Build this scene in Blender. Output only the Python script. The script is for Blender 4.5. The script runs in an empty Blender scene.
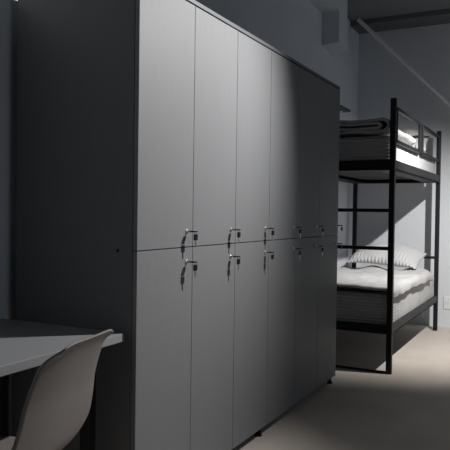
import bpy, bmesh, math, random
from mathutils import Vector, Matrix, noise
random.seed(7)
S = bpy.context.scene
COL = S.collection
PI = math.pi

# ------------------------------------------------------------------ materials
def mat(name, color, rough=0.5, metallic=0.0, spec=0.5, grain=None, bump=0.0, bscale=40.0, mottle=0.0, mscale=3.0, sheen=0.0):
    m = bpy.data.materials.new(name); m.use_nodes = True
    nt = m.node_tree; b = nt.nodes['Principled BSDF']
    b.inputs['Base Color'].default_value = (*color, 1)
    b.inputs['Roughness'].default_value = rough
    b.inputs['Metallic'].default_value = metallic
    b.inputs['Specular IOR Level'].default_value = spec
    if sheen: b.inputs['Sheen Weight'].default_value = sheen
    tc = nt.nodes.new('ShaderNodeTexCoord'); mp = nt.nodes.new('ShaderNodeMapping')
    nt.links.new(tc.outputs['Object'], mp.inputs['Vector'])
    if grain: mp.inputs['Scale'].default_value = grain
    if bump:
        n = nt.nodes.new('ShaderNodeTexNoise'); n.inputs['Scale'].default_value = bscale; n.inputs['Detail'].default_value = 6
        nt.links.new(mp.outputs[0], n.inputs['Vector'])
        bp = nt.nodes.new('ShaderNodeBump'); bp.inputs['Strength'].default_value = bump; bp.inputs['Distance'].default_value = 0.01
        nt.links.new(n.outputs['Fac'], bp.inputs['Height']); nt.links.new(bp.outputs[0], b.inputs['Normal'])
    if mottle:
        n2 = nt.nodes.new('ShaderNodeTexNoise'); n2.inputs['Scale'].default_value = mscale; n2.inputs['Detail'].default_value = 8
        n2.inputs['Roughness'].default_value = 0.6
        nt.links.new(mp.outputs[0], n2.inputs['Vector'])
        r = nt.nodes.new('ShaderNodeMapRange')
        r.inputs['From Min'].default_value = 0.25; r.inputs['From Max'].default_value = 0.75
        r.inputs['To Min'].default_value = 1 - mottle; r.inputs['To Max'].default_value = 1 + mottle
        nt.links.new(n2.outputs['Fac'], r.inputs['Value'])
        mx = nt.nodes.new('ShaderNodeVectorMath'); mx.operation = 'SCALE'
        mx.inputs[0].default_value = color
        nt.links.new(r.outputs[0], mx.inputs['Scale']); nt.links.new(mx.outputs[0], b.inputs['Base Color'])
    return m

M = {}
M['wall'] = mat('wall_paint', (0.70, 0.72, 0.755), 0.85, spec=0.2, bump=0.12, bscale=60, mottle=0.03, mscale=2)
M['ceiling'] = mat('ceiling_paint', (0.22, 0.225, 0.235), 0.9, spec=0.2, mottle=0.05, mscale=2)
M['beam'] = mat('beam_paint', (0.16, 0.163, 0.17), 0.9, spec=0.2, mottle=0.05)
M['floor'] = mat('floor_concrete', (0.60, 0.535, 0.47), 0.62, spec=0.3, bump=0.05, bscale=90, mottle=0.13, mscale=2.2)
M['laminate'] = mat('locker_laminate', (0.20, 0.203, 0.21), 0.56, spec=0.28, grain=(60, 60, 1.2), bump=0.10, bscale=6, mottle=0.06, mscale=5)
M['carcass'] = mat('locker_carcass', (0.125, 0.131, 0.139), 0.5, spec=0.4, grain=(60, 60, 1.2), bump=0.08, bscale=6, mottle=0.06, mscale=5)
M['dark'] = mat('dark_plastic', (0.004, 0.004, 0.004), 0.55, spec=0.2)
M['unseen_wall'] = mat('low_bounce_wall', (0.10, 0.10, 0.105), 0.85, spec=0.2, mottle=0.04)  # for the unseen walls, made dark to hold down bounced light
M['desk'] = mat('desk_laminate', (0.29, 0.295, 0.305), 0.4, spec=0.35, mottle=0.03)
M['shell'] = mat('chair_plastic', (0.225, 0.205, 0.195), 0.45, spec=0.4, bump=0.03, bscale=200)
M['wood'] = mat('chair_wood', (0.35, 0.23, 0.13), 0.5, grain=(8, 8, 1), mottle=0.2, mscale=8)
M['black_metal'] = mat('black_metal', (0.011, 0.0115, 0.013), 0.5, spec=0.3, bump=0.03, bscale=150)
M['chrome'] = mat('chrome', (0.85, 0.85, 0.85), 0.38, metallic=1)
M['steel'] = mat('key_steel', (0.6, 0.6, 0.6), 0.3, metallic=1)
M['linen'] = mat('linen', (0.52, 0.515, 0.515), 0.85, spec=0.2, bump=0.25, bscale=180, sheen=0.0)
M['slat'] = mat('slat_board', (0.035, 0.033, 0.032), 0.7)
M['tube'] = mat('pipe_paint', (0.88, 0.89, 0.90), 0.5)
M['socket'] = mat('socket_plastic', (0.78, 0.78, 0.78), 0.4)
M['shelf'] = mat('shelf_dark', (0.05, 0.052, 0.056), 0.6)

# ------------------------------------------------------------------ helpers
def obj(name, bm, m, parent=None, smooth=False, origin=None):
    me = bpy.data.meshes.new(name)
    if origin is not None: bmesh.ops.translate(bm, verts=bm.verts, vec=-Vector(origin))
    bmesh.ops.recalc_face_normals(bm, faces=bm.faces)
    bm.to_mesh(me); bm.free()
    me.materials.append(m)
    if smooth:
        for p in me.polygons: p.use_smooth = True
    o = bpy.data.objects.new(name, me); COL.objects.link(o)
    if parent is not None: o.parent = parent
    if origin is not None and parent is None: o.location = origin
    return o

def tag(o, label, cat, group=None):
    o['label'] = label; o['category'] = cat
    if group: o['group'] = group
    return o

def thing(name, label, cat, loc=(0, 0, 0), group=None, rz=0):
    o = bpy.data.objects.new(name, None); COL.objects.link(o)
    o.location = loc; o.rotation_euler = (0, 0, rz); o.empty_display_size = 0.1
    return tag(o, label, cat, group)

def box(x0, y0, z0, x1, y1, z1, bevel=0.0, seg=2, bm=None):
    b = bmesh.new()
    r = bmesh.ops.create_cube(b, size=1)
    bmesh.ops.scale(b, verts=b.verts, vec=(x1 - x0, y1 - y0, z1 - z0))
    bmesh.ops.translate(b, verts=b.verts, vec=((x0 + x1) / 2, (y0 + y1) / 2, (z0 + z1) / 2))
    if bevel:
        bmesh.ops.bevel(b, geom=list(b.edges), offset=bevel, segments=seg, profile=0.5, affect='EDGES')
    if bm is None: return b
    me = bpy.data.meshes.new('t'); b.to_mesh(me); b.free(); bm.from_mesh(me); bpy.data.meshes.remove(me)
    return bm

def cyl(p0, p1, r0, r1=None, seg=16, bm=None):
    r1 = r0 if r1 is None else r1
    p0, p1 = Vector(p0), Vector(p1); d = p1 - p0
    b = bm if bm is not None else bmesh.new()
    mtx = Matrix.Translation((p0 + p1) / 2) @ d.to_track_quat('Z', 'Y').to_matrix().to_4x4()
    bmesh.ops.create_cone(b, cap_ends=True, segments=seg, radius1=r0, radius2=r1, depth=d.length, matrix=mtx)
    return b

def torus(center, R, r, axis='y', seg=24, sub=8, bm=None):
    b = bm if bm is not None else bmesh.new()
    c = Vector(center); rings = []
    for i in range(seg):
        a = 2 * PI * i / seg; ring = []
        for j in range(sub):
            t = 2 * PI * j / sub
            u, w, n = (R + r * math.cos(t)) * math.cos(a), (R + r * math.cos(t)) * math.sin(a), r * math.sin(t)
            v = {'y': (u, n, w), 'x': (n, u, w), 'z': (u, w, n)}[axis]
            ring.append(b.verts.new(c + Vector(v)))
        rings.append(ring)
    for i in range(seg):
        for j in range(sub):
            b.faces.new((rings[i][j], rings[(i + 1) % seg][j], rings[(i + 1) % seg][(j + 1) % sub], rings[i][(j + 1) % sub]))
    return b

def sheet(fn, nu, nv, thick):
    """closed sheet: fn(u, v) in 0..1 -> point; thickened along its normals"""
    g = [[Vector(fn(i / nu, j / nv)) for j in range(nv + 1)] for i in range(nu + 1)]
    def nrm(i, j):
        a = g[min(i + 1, nu)][j] - g[max(i - 1, 0)][j]; c = g[i][min(j + 1, nv)] - g[i][max(j - 1, 0)]
        n = a.cross(c)
        return n.normalized() if n.length > 1e-9 else Vector((0, 0, 1))
    b = bmesh.new()
    A = [[b.verts.new(g[i][j] + nrm(i, j) * thick / 2) for j in range(nv + 1)] for i in range(nu + 1)]
    B = [[b.verts.new(g[i][j] - nrm(i, j) * thick / 2) for j in range(nv + 1)] for i in range(nu + 1)]
    for i in range(nu):
        for j in range(nv):
            b.faces.new((A[i][j], A[i + 1][j], A[i + 1][j + 1], A[i][j + 1]))
            b.faces.new((B[i][j], B[i][j + 1], B[i + 1][j + 1], B[i + 1][j]))
    for i in range(nu):
        b.faces.new((A[i][0], B[i][0], B[i + 1][0], A[i + 1][0])); b.faces.new((A[i][nv], A[i + 1][nv], B[i + 1][nv], B[i][nv]))
    for j in range(nv):
        b.faces.new((A[0][j], A[0][j + 1], B[0][j + 1], B[0][j])); b.faces.new((A[nu][j], B[nu][j], B[nu][j + 1], A[nu][j + 1]))
    return b

def nz(x, y, z, s): return noise.noise(Vector((x * s, y * s, z * s)))
def sstep(a, b, x):
    t = min(1, max(0, (x - a) / (b - a))); return t * t * (3 - 2 * t)

def struct(name, bm, m):
    o = obj(name, bm, m); o['kind'] = 'structure'; return o

# ------------------------------------------------------------------ room
XW, YW = -1.979, 6.93           # left wall plane, back wall plane
XR, YF, ZC = 2.3, -1.7, 3.20
struct('floor', box(XW - .15, YF - .15, -.1, XR + .15, YW + .15, 0), M['floor'])
struct('ceiling', box(XW - .15, YF - .15, ZC, XR + .15, YW + .15, ZC + .1), M['ceiling'])
struct('wall_left', box(XW - .15, YF - .15, 0, XW, YW + .15, ZC), M['wall'])
struct('wall_back', box(XW, YW, 0, XR, YW + .15, ZC), M['wall'])
struct('wall_right', box(XR, YF - .15, 0, XR + .15, YW + .15, ZC), M['unseen_wall'])
struct('wall_front', box(XW, YF - .15, 0, XR, YF, ZC), M['unseen_wall'])
# dark cross beam along the back wall, bulkhead and its drop on the left wall
struct('trim_1', box(XW, 6.60, 3.150, XR, YW, ZC, .004), M['beam'])
struct('trim_2', box(XW, YF, 3.034, -1.815, 5.95, ZC, .003), M['wall'])
bm = bmesh.new()
pts = [(XW, 5.70, 2.735), (-1.815, 5.70, 2.748), (-1.815, 5.95, 2.733), (XW, 6.0, 2.69)]
lo = [bm.verts.new(p) for p in pts]; hi = [bm.verts.new((p[0], min(p[1], 5.95), 3.034)) for p in pts]
bm.faces.new(lo); bm.faces.new(hi[::-1])
for i in range(4): bm.faces.new((lo[i], lo[(i + 1) % 4], hi[(i + 1) % 4], hi[i]))
struct('trim_3', bm, M['wall'])

# ------------------------------------------------------------------ lockers
X0, XB, Y1, P, H = -1.329, -1.92, 1.868, 0.3922, 2.03
L3 = 3 * P
def make_cabinet(label):
    t = thing('locker_cabinet', label, 'locker', ((X0 + XB) / 2, Y1 + L3 / 2, 0), 'grey locker cabinets in a row')
    O = t.location
    def part(name, b, m, **k): return obj(name, b, m, t, origin=O, **k)
    yb = Y1 + L3
    xf = X0 - .020
    g = .0006
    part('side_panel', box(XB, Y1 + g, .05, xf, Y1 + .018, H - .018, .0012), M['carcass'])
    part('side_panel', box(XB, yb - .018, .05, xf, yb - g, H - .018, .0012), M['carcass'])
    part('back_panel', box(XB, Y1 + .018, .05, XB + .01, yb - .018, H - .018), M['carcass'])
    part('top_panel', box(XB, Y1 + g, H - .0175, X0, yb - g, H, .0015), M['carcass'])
    part('bottom_panel', box(XB + .01, Y1 + .018, .05, xf - .002, yb - .018, .068), M['carcass'])
    part('middle_shelf', box(XB + .01, Y1 + .018, 1.010, xf - .002, yb - .018, 1.028), M['carcass'])
    for k in (1, 2):
        part('partition', box(XB + .01, Y1 + k * P - .009, .068, xf - .002, Y1 + k * P + .009, H - .018), M['carcass'])
    part('plinth', box(XB + .05, Y1 + .05, .0, X0 - .10, yb - .05, .05), M['dark'])
    b = cyl((X0 - .030, yb - .032, 0), (X0 - .030, yb - .032, .012), .020, .016)
    cyl((X0 - .030, yb - .032, .011), (X0 - .030, yb - .032, .050), .012, bm=b)
    part('foot', b, M['dark'])
    for k in range(3):
        ya, yc = Y1 + k * P + .0016, Y1 + (k + 1) * P - .0016
        for (za, zc, zl) in ((1.0225, H - .024, 1.085), (.050, 1.0185, .962)):
            d = part('door', box(X0 - .0185, ya, za, X0, yc, zc, .0009), M['laminate'])
            lb = cyl((X0 - .004, yc - .047, zl), (X0 + .004, yc - .047, zl), .0105, .0095, 24)
            cyl((X0 + .003, yc - .047, zl), (X0 + .0065, yc - .047, zl), .0075, .007, 24, bm=lb)
            lk = obj('lock', lb, M['chrome'], d, origin=O)
            lk['label'] = 'chrome lock cylinder'
    return t

def dup(root, loc, label):
    r = root.copy(); COL.objects.link(r); r.location = loc; r['label'] = label
    for ch in list(root.children):
        c = ch.copy(); COL.objects.link(c); c.parent = r
        for gch in list(ch.children):
            d = gch.copy(); COL.objects.link(d); d.parent = c
    return r
cab = make_cabinet('near grey six-door locker cabinet standing next to the desk')
l = cab.location.copy(); l.y += L3
dup(cab, l, 'far grey six-door locker cabinet standing next to the bunk bed')

# cover caps of the fittings on the exposed side panel
for z in (.10, 1.02, 1.95):
    obj('cover_cap', cyl((X0 - .085, Y1 - .0012, z), (X0 - .085, Y1 + .001, z), .006), M['dark'], cab, origin=cab.location)

# keys: one in every lock with a ring and a second key dangling
def make_key(loc, label):
    t = thing('hanging_key', label, 'key', loc, 'keys hanging in the locker doors')
    b = box(.000, -.0011, -.004, .016, .0011, .004, .0004)
    obj('key_blade', b, M['steel'], t)
    hb = box(.013, -.012, -.0026, .040, .012, .0026, .0024)
    obj('key_head', hb, M['dark'], t)
    obj('key_ring', torus((.036, 0, -.005), .0085, .0010, 'x'), M['steel'], t, smooth=True)
    sb = bmesh.new()
    box(.0330, -.0140, -.035, .0390, .0140, -.010, .0028, bm=sb)
    obj('spare_key_head', sb, M['dark'], t)
    sb = box(.0350, -.0040, -.062, .0370, .0040, -.033, .0004)
    for q in range(4): box(.0353, -.0055, -.056 + q * .005, .0367, -.003, -.0535 + q * .005, bm=sb)
    obj('spare_key_blade', sb, M['steel'], t)
    return t
words = ['first', 'second', 'third', 'fourth', 'fifth', 'sixth']
k0 = None
for k in range(6):
    for (row, zl) in (('upper', 1.085), ('lower', .962)):
        loc = (X0 + .0066, Y1 + (k + 1) * P - .0016 - .047, zl)
        lab = 'black-headed key pair in the lock of the %s door, %s locker column from desk' % (row, words[k])
        if k0 is None: k0 = make_key(loc, lab); o = k0
        else: o = dup(k0, loc, lab)
        o.rotation_euler = (0, 0, 0)

# ------------------------------------------------------------------ desk
ZD = .726
t = thing('desk', 'pale grey desk with a dark metal frame between the left wall and the locker', 'desk', (-1.66, 1.0, 0))
O = t.location
def part(name, b, m, **k): return obj(name, b, m, t, origin=O, **k)
part('desk_top', box(-1.966, .30, ZD - .030, -1.366, 1.850, ZD, .002), M['desk'])
for y in (.36, 1.77):
    part('leg', box(-1.50, y, 0, -1.46, y + .04, ZD - .03, .002), M['black_metal'])
    part('leg', box(-1.93, y, 0, -1.89, y + .04, ZD - .03, .002), M['black_metal'])
    part('cross_bar', box(-1.89, y + .005, ZD - .07, -1.50, y + .035, ZD - .03, .002), M['black_metal'])
part('frame_rail', box(-1.90, .40, ZD - .07, -1.87, 1.77, ZD - .03, .002), M['black_metal'])

# ------------------------------------------------------------------ chair
ca = math.radians(11.0)
t = thing('shell_chair', 'grey plastic shell chair pushed up to the desk, its back to the room', 'chair', (-1.405, 1.335, 0), rz=ca)
# local axes: -x forward (to the desk), y across, z up
prof = [(-.262, .378), (-.235, .402), (-.16, .408), (-.06, .404), (.02, .412), (.108, .436), (.153, .475), (.181, .53), (.202, .60), (.217, .67), (.238, .735), (.259, .785), (.283, .818)]
def cr(pts, s):
    n = len(pts) - 1; x = s * n; i = min(int(x), n - 1); f = x - i
    p = [pts[max(0, min(n, i + k))] for k in (-1, 0, 1, 2)]
    return tuple(.5 * (2 * p[1][c] + (p[2][c] - p[0][c]) * f + (2 * p[0][c] - 5 * p[1][c] + 4 * p[2][c] - p[3][c]) * f * f + (3 * p[1][c] - p[0][c] - 3 * p[2][c] + p[3][c]) * f ** 3) for c in range(len(p[0])))
def shell(u, v):
    x, z = cr(prof, v)
    a = 2 * u - 1
    back = sstep(.45, .75, v)
    lip = sstep(.86, 1, v)
    w = .203 + .014 * math.sin(PI * min(1, v / .62)) - .035 * sstep(.5, .95, v) - .030 * lip
    e = abs(a) ** 2.6
    mid = math.exp(-((v - .50) / .15) ** 2)
    z += e * (.008 * (1 - back) * sstep(0, .2, v) + 0.022 * mid)
    x -= e * (.030 * back * (1 - .6 * lip) + .012 * mid)
    z -= abs(a) ** 6 * .012 * lip
    return (x, a * w, z)
obj('shell', sheet(shell, 36, 70, .006), M['shell'], t, smooth=True)
for (sx, sy) in ((-1, -1), (-1, 1), (1, -1), (1, 1)):
    obj('leg', cyl((sx * .21 + .0, sy * .20, 0), (sx * .11, sy * .12, .395), .010, .014), M['wood'], t, smooth=False)
b = bmesh.new()
for (p, q) in (((-.11, -.12), (.11, .12)), ((-.11, .12), (.11, -.12)), ((-.13, -.145), (-.13, .145)), ((.13, -.145), (.13, .145))):
    zz = .385 if abs(p[0]) < .12 else .33
    cyl((p[0], p[1], zz), (q[0], q[1], zz), .005, seg=10, bm=b)
obj('leg_brace', b, M['black_metal'], t)

# ------------------------------------------------------------------ bunk bed
BX0, BX1, BY0, BY1 = -1.930, -1.044, 4.637, 6.675
PW = .040
t = thing('bunk_bed', 'black metal bunk bed standing in the corner behind the lockers', 'bunk bed', ((BX0 + BX1) / 2, (BY0 + BY1) / 2, 0))
O = t.location
def bed(name, b, m=None, **k): return obj(name, b, m or M['black_metal'], t, origin=O, **k)
for px in (BX0, BX1 - PW):
    for py in (BY0, BY1 - PW):
        bed('post', box(px, py, 0, px + PW, py + PW, 2.006, .003))
for (z0, z1) in ((.290, .358), (1.487, 1.562)):
    for px in (BX0 + .004, BX1 - .026):
        bed('side_rail', box(px, BY0 + PW, z0, px + .022, BY1 - PW, z1, .003, bm=box(px - (.11 if px > -1.5 else 0), BY0 + PW, z0, px + (.022 if px > -1.5 else .132), BY1 - PW, z0 + .010)))  # inner flange added to block light leaking past the mattress side
    for py in (BY0 + .004, BY1 - .026):
        bed('end_rail', box(BX0 + PW, py, z0, BX1 - PW, py + .022, z1, .003, bm=box(BX0 + PW, py - (.05 if py > 5 else 0), z0, BX1 - PW, py + (.022 if py > 5 else .072), z0 + .010)))  # same added flange, stops light slipping past the mattress ends
    for k in range(11):
        y = BY0 + PW + .04 + k * .171
        bed('slat', box(BX0 + .026, y, z1 - .040, BX1 - .026, y + .135, z1 - .020, .002), M['slat'])
for z in (.915, 1.193):
    bed('ladder_rung', box(BX0 + PW, BY0 + .007, z - .013, BX1 - PW, BY0 + .033, z + .013, .003))
bed('floor_bar', box(BX0 + PW, BY0 + .007, .0, BX1 - PW, BY0 + .033, .014, .002))
for z in (.735,):
    bed('head_bar', box(BX0 + PW, BY1 - .033, z - .013, BX1 - PW, BY1 - .007, z + .013, .003))
# two guard frames on the upper bunk, room side
gx = BX1 - .031
def gframe(ya, yb, z0=1.690, z1=1.955, w=.026):
    b = bmesh.new()
    box(gx, ya, z1 - w, gx + w, yb, z1, .003, bm=b); box(gx, ya, z0, gx + w, yb, z0 + w, .003, bm=b)
    box(gx, ya, z0 + w - .001, gx + w, ya + w, z1 - w + .001, .003, bm=b); box(gx, yb - w, z0 + w - .001, gx + w, yb, z1 - w + .001, .003, bm=b)
    return b
bed('guard_rail', gframe(BY0 + PW + .045, 5.66)); bed('guard_rail', gframe(5.74, BY1 - PW))
bed('guard_bracket', box(gx + .002, 5.659, 1.70, gx + .020, 5.741, 1.712, .002))

# ------------------------------------------------------------------ bedding
MX0, MX1, MY0, MY1 = BX0 + .030, BX1 - .032, BY0 + PW + .008, BY1 - PW - .006
def mattress(z0, z1, x1, x1f):
    """box with soft edges; horizontal ribs across the foot end that run out round the corners"""
    b = bmesh.new()
    nx, ny, n = 30, 60, 90
    r = .035
    def clampround(p):
        r = .036 if p.z > (z0 + z1) / 2 else .010
        c = Vector((min(max(p.x, MX0 + r), x1 - r), min(max(p.y, MY0 + r), MY1 - r), min(max(p.z, z0 + r), z1 - r)))
        d = p - c
        return c + d.normalized() * r if d.length > 1e-6 else p
    vs = {}
    def V(i, j, k):
        key = (i, j, k)
        if key not in vs:
            p = Vector((MX0 + (x1 - MX0) * i / nx, MY0 + (MY1 - MY0) * j / ny, z0 + (z1 - z0) * k / n))
            p = clampround(p)
            foot = math.exp(-max(0, p.y - MY0 - .02) / .10)
            rib = math.sin(2 * PI * (p.z + .006 * nz(p.x, 0, p.z, 5)) / .0245)
            vert = 0 < k < n
            if vert:
                d = .0045 * foot * rib + .004 * nz(p.x, p.y, p.z, 9)
                if j == 0: p.y -= d
                elif i == nx: p.x += d + .003 * math.sin(2 * PI * p.y / .055 + 6 * nz(0, p.y, 0, 3)) * (1 - foot)
            else:
                p.z += .006 * nz(p.x, p.y, 3, 6)
            vs[key] = b.verts.new(p)
        return vs[key]
    for i in range(nx):
        for j in range(ny):
            for k in (0, n): b.faces.new((V(i, j, k), V(i + 1, j, k), V(i + 1, j + 1, k), V(i, j + 1, k)))
    for k in range(n):
        for i in range(nx):
            for j in (0, ny): b.faces.new((V(i, j, k), V(i + 1, j, k), V(i + 1, j, k + 1), V(i, j, k + 1)))
        for j in range(ny):
            for i in (0, nx): b.faces.new((V(i, j, k), V(i, j + 1, k), V(i, j + 1, k + 1), V(i, j, k + 1)))
    return b
ZL, ZU = .344, 1.549
tag(obj('mattress', mattress(ZL, .570, MX1, 0), M['linen'], smooth=True, origin=(-1.5, 5.65, ZL)), 'pale ribbed mattress on the lower bunk under the duvet', 'mattress', 'bunk mattresses')
tag(obj('mattress', mattress(ZU, 1.745, MX1 - .010, 0), M['linen'], smooth=True, origin=(-1.5, 5.65, ZU)), 'white ribbed mattress on the upper bunk behind the guard rail', 'mattress', 'bunk mattresses')

def duvet_low(u, v):
    # u across (wall -> room), v along (foot -> head)
    y = MY0 - .004 + v * 1.63
    W = MX1 - MX0 + .010
    s = u * (W + .075)
    hem = .012 * nz(0, y, 0, 7) + .010 * math.sin(y * 9)
    if s < W - .03: x, z = MX0 + s, .618
    else:
        a = min((s - (W - .03)) / .05, PI / 2); x = MX0 + W - .03 + .042 * math.sin(a); z = .618 - .042 * (1 - math.cos(a))
        if s > W - .03 + .05 * PI / 2: z -= (s - (W - .03 + .05 * PI / 2)) * (1 + 6 * hem); x += hem * .4
    f = 1 - v
    z += .018 * max(-.3, nz(x, y, 0, 4)) + .008 * nz(x, y, 5, 12)
    z += .020 * sstep(.75, 1, v) * math.sin(x * 16 + 2)
    y += .03 * nz(x, 2, 0, 3) * v
    return (x, y, z)
tag(obj('duvet', sheet(duvet_low, 80, 120, .024), M['linen'], smooth=True, origin=(-1.5, 5.5, .60)), 'pale wrinkled duvet spread flat over the lower bunk', 'duvet', 'bunk duvets')

def pillow(c, sx, sy, h, tilt, seed, rz=0.0):
    R = Matrix.Rotation(rz, 3, 'Z') @ Matrix.Rotation(math.radians(2), 3, 'Y') @ Matrix.Rotation(tilt, 3, 'X')
    b = bmesh.new(); nu, nv = 96, 64
    def pt(i, j, side):
        u, v = 2 * i / nu - 1, 2 * j / nv - 1
        tu, tv = max(0, 1 - abs(u) ** 2.4), max(0, 1 - abs(v) ** 2.6)
        th = h * (tu ** .62) * (tv ** .62)
        pin = 1 - .05 * (1 - abs(v)) * abs(u) ** 4
        piv = 1 - .10 * (1 - abs(u)) * abs(v) ** 4
        x, y = u * sx * pin, v * sy * piv
        edge = max(abs(u), abs(v)) ** 6
        rib = math.sin(2 * PI * x / .034 + 3 * nz(x, y, seed, 4))
        low = sstep(.15, -1.0, v)
        z = side * th + edge * .012 * nz(x, y, seed, 9) + side * (.0075 * max(0, .55 + 1.6 * nz(x, y, seed + 4, 6)) * rib * low * (th / h) ** .5) + side * th * .25 * nz(x, y, seed + side, 5)
        z -= .034 * abs(u) ** 4
        y += .010 * rib * edge * (1 if v < 0 else .3)
        return Vector(c) + R @ Vector((x, y, z))
    T = [[b.verts.new(pt(i, j, 1)) for j in range(nv + 1)] for i in range(nu + 1)]
    Bt = [[T[i][j] if i in (0, nu) or j in (0, nv) else b.verts.new(pt(i, j, -.75)) for j in range(nv + 1)] for i in range(nu + 1)]
    for i in range(nu):
        for j in range(nv):
            b.faces.new((T[i][j], T[i + 1][j], T[i + 1][j + 1], T[i][j + 1]))
            if len({Bt[i][j], Bt[i + 1][j], Bt[i + 1][j + 1], Bt[i][j + 1]}) == 4:
                try: b.faces.new((Bt[i][j], Bt[i][j + 1], Bt[i + 1][j + 1], Bt[i + 1][j]))
                except ValueError: pass
    return b
tag(obj('pillow', pillow((-1.500, 6.35, .757), .350, .215, .088, math.radians(17), 3, math.radians(-3)), M['linen'], smooth=True, origin=(-1.5, 6.38, .62)), 'plump pale ribbed pillow at the head of the lower bunk', 'pillow', 'bunk pillows')
tag(obj('pillow', pillow((-1.375, 6.24, 1.890), .275, .23, .085, math.radians(24), 11, math.radians(6)), M['linen'], smooth=True, origin=(-1.5, 6.25, 1.77)), 'ribbed pillow at the head of the upper bunk behind the guard rail', 'pillow', 'bunk pillows')

# folded duvet on the upper bunk: a long sheet folded over itself with the fold to the room
def spiral():
    P = []
    xl, xr = -1.85, -1.140
    z = 1.772
    P += [(xl, z), (-1.5, z + .002), (xr - .02, z)]
    for k in range(1, 9):
        a = -PI / 2 + PI * k / 9; P.append((xr - .02 + .062 * math.cos(a), z + .062 + .062 * math.sin(a)))
    P += [(xr - .03, z + .125), (-1.5, z + .118), (xl + .03, z + .110)]
    P += [(xl + .0, z + .095), (xl + .03, z + .080), (-1.5, z + .085), (xr - .06, z + .088)]
    for k in range(1, 6):
        a = PI / 2 - PI * k / 6; P.append((xr - .05 + .026 * math.cos(a), z + .062 + .026 * math.sin(a)))
    P += [(xr - .09, z + .034), (-1.5, z + .040), (xl + .04, z + .042)]
    return P
SP = spiral()
def fold(u, v):
    x, z = cr(SP, u)
    y = MY0 - .03 + v * .98
    z = 1.772 + (z - 1.772) * (.74 - .32 * sstep(.10, .28, v))
    y += .012 * nz(x, z * 6, 1, 5)
    w = .012 * nz(x, y, z * 3, 7)
    return (x + .3 * w, y, z + w + .010 * math.sin((x + 1.15) * 9) * sstep(1.79, 1.86, z) * .7)
tag(obj('duvet', sheet(fold, 150, 48, .020), M['linen'], smooth=True, origin=(-1.5, 5.0, 1.77)), 'folded duvet stacked on the foot of the upper bunk', 'duvet', 'bunk duvets')

# ------------------------------------------------------------------ small things on the walls
t = thing('wall_socket', 'white double socket low on the back wall beside the bunk bed', 'socket', (-.955, YW, .253))
b = box(-1.028, YW - .010, .187, -.882, YW, .320, .004, 3)
obj('cover_plate', b, M['socket'], t, origin=t.location)
for cx in (-.992, -.918):
    b = cyl((cx, YW - .0125, .253), (cx, YW - .009, .253), .024, seg=32)
    so = obj('outlet', b, M['socket'], t, origin=t.location)
    hb = bmesh.new()
    for dx in (-.0095, .0095): cyl((cx + dx, YW - .0132, .253), (cx + dx, YW - .012, .253), .003, seg=12, bm=hb)
    obj('pin_hole', hb, M['dark'], so, origin=t.location)

pa, pb = Vector((-1.880, 6.55, 3.192)), Vector((1.270, 6.55, .012))
b = cyl(pa, pb, .021, seg=24)
o = obj('brace_pipe', b, M['tube'], smooth=False, origin=(1.27, 6.55, 0))
tag(o, 'pale diagonal pipe running down from the ceiling corner before the back wall', 'pipe')

t = thing('wall_shelf', 'small dark shelf on the left wall beyond the lockers above the bunk bed', 'shelf', (-1.86, 5.6, 2.13))
obj('board', box(XW, 5.20, 2.130, -1.75, 5.90, 2.148, .002), M['shelf'], t, origin=t.location)
for y in (5.35, 5.78):
    b = box(XW, y, 1.99, XW + .012, y + .03, 2.13); box(XW, y + .008, 2.118, -1.80, y + .022, 2.130, bm=b)
    cyl((XW + .006, y + .015, 2.0), (-1.81, y + .015, 2.122), .006, seg=10, bm=b)
    br = obj('bracket', b, M['tube'], t, origin=t.location); br['label'] = 'pale metal bracket'

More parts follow.
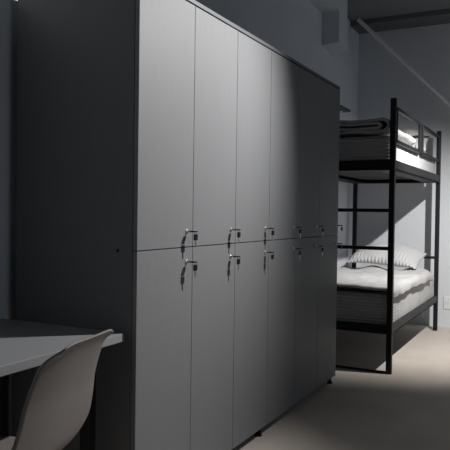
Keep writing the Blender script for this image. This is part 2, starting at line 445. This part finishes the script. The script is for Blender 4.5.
# ------------------------------------------------------------------ lights
def spot(name, loc, target, power, angle, blend, radius, color):
    d = bpy.data.lights.new(name, 'SPOT'); d.energy = power; d.spot_size = math.radians(angle); d.spot_blend = blend
    d.shadow_soft_size = radius; d.color = color
    o = bpy.data.objects.new(name, d); COL.objects.link(o); o.location = loc
    o.rotation_euler = (Vector(target) - Vector(loc)).to_track_quat('-Z', 'Y').to_euler()
    return o
spot('spot_lamp_lockers', (-.07, 3.02, 2.40), (-1.33, 2.12, 1.48), 215, 95, .95, .025, (1, .985, .97))
spot('spot_lamp_bed', (-.17, 4.84, 2.24), (-1.26, 6.05, .48), 275, 97, 1.0, .020, (1, .98, .955))
def area(name, loc, target, power, sx, sy, color):
    d = bpy.data.lights.new(name, 'AREA'); d.energy = power; d.shape = 'RECTANGLE'; d.size = sx; d.size_y = sy; d.color = color
    o = bpy.data.objects.new(name, d); COL.objects.link(o); o.location = loc
    o.rotation_euler = (Vector(target) - Vector(loc)).to_track_quat('-Z', 'Y').to_euler()
area('fill_light_far', (XR - .02, 5.85, 1.9), (0, 5.85, 1.9), 7.5, 2.0, 1.4, (.80, .90, 1))  # added cool fill at the right wall
area('fill_light_near', (XR - .02, .4, 1.8), (0, .4, 1.8), 7, 1.6, 1.4, (.80, .90, 1))  # second added fill, weak, brightens the camera end; not a real window

w = bpy.data.worlds.new('world'); S.world = w; w.use_nodes = True
w.node_tree.nodes['Background'].inputs[0].default_value = (.05, .06, .07, 1)
w.node_tree.nodes['Background'].inputs[1].default_value = .3

# ------------------------------------------------------------------ camera
f, yaw, pit, rol = 635.4169, math.radians(27.5579), math.radians(1.1613), math.radians(.7778)
fwd = Vector((-math.sin(yaw) * math.cos(pit), math.cos(yaw) * math.cos(pit), -math.sin(pit)))
r = Vector((math.cos(yaw), math.sin(yaw), 0)); u = r.cross(fwd)
r2 = r * math.cos(rol) + u * math.sin(rol); u2 = u * math.cos(rol) - r * math.sin(rol)
cd = bpy.data.cameras.new('camera'); cam = bpy.data.objects.new('camera', cd); COL.objects.link(cam)
cam.matrix_world = Matrix(((r2.x, u2.x, -fwd.x, 0), (r2.y, u2.y, -fwd.y, 0), (r2.z, u2.z, -fwd.z, 1.165), (0, 0, 0, 1)))
cd.sensor_fit = 'HORIZONTAL'; cd.sensor_width = 36; cd.lens = f * 36 / 450; cd.clip_start = .02
S.camera = cam
vs = S.view_settings
vs.view_transform = 'Standard'; vs.look = 'None'; vs.gamma = 1; vs.exposure = 0; vs.use_curve_mapping = False
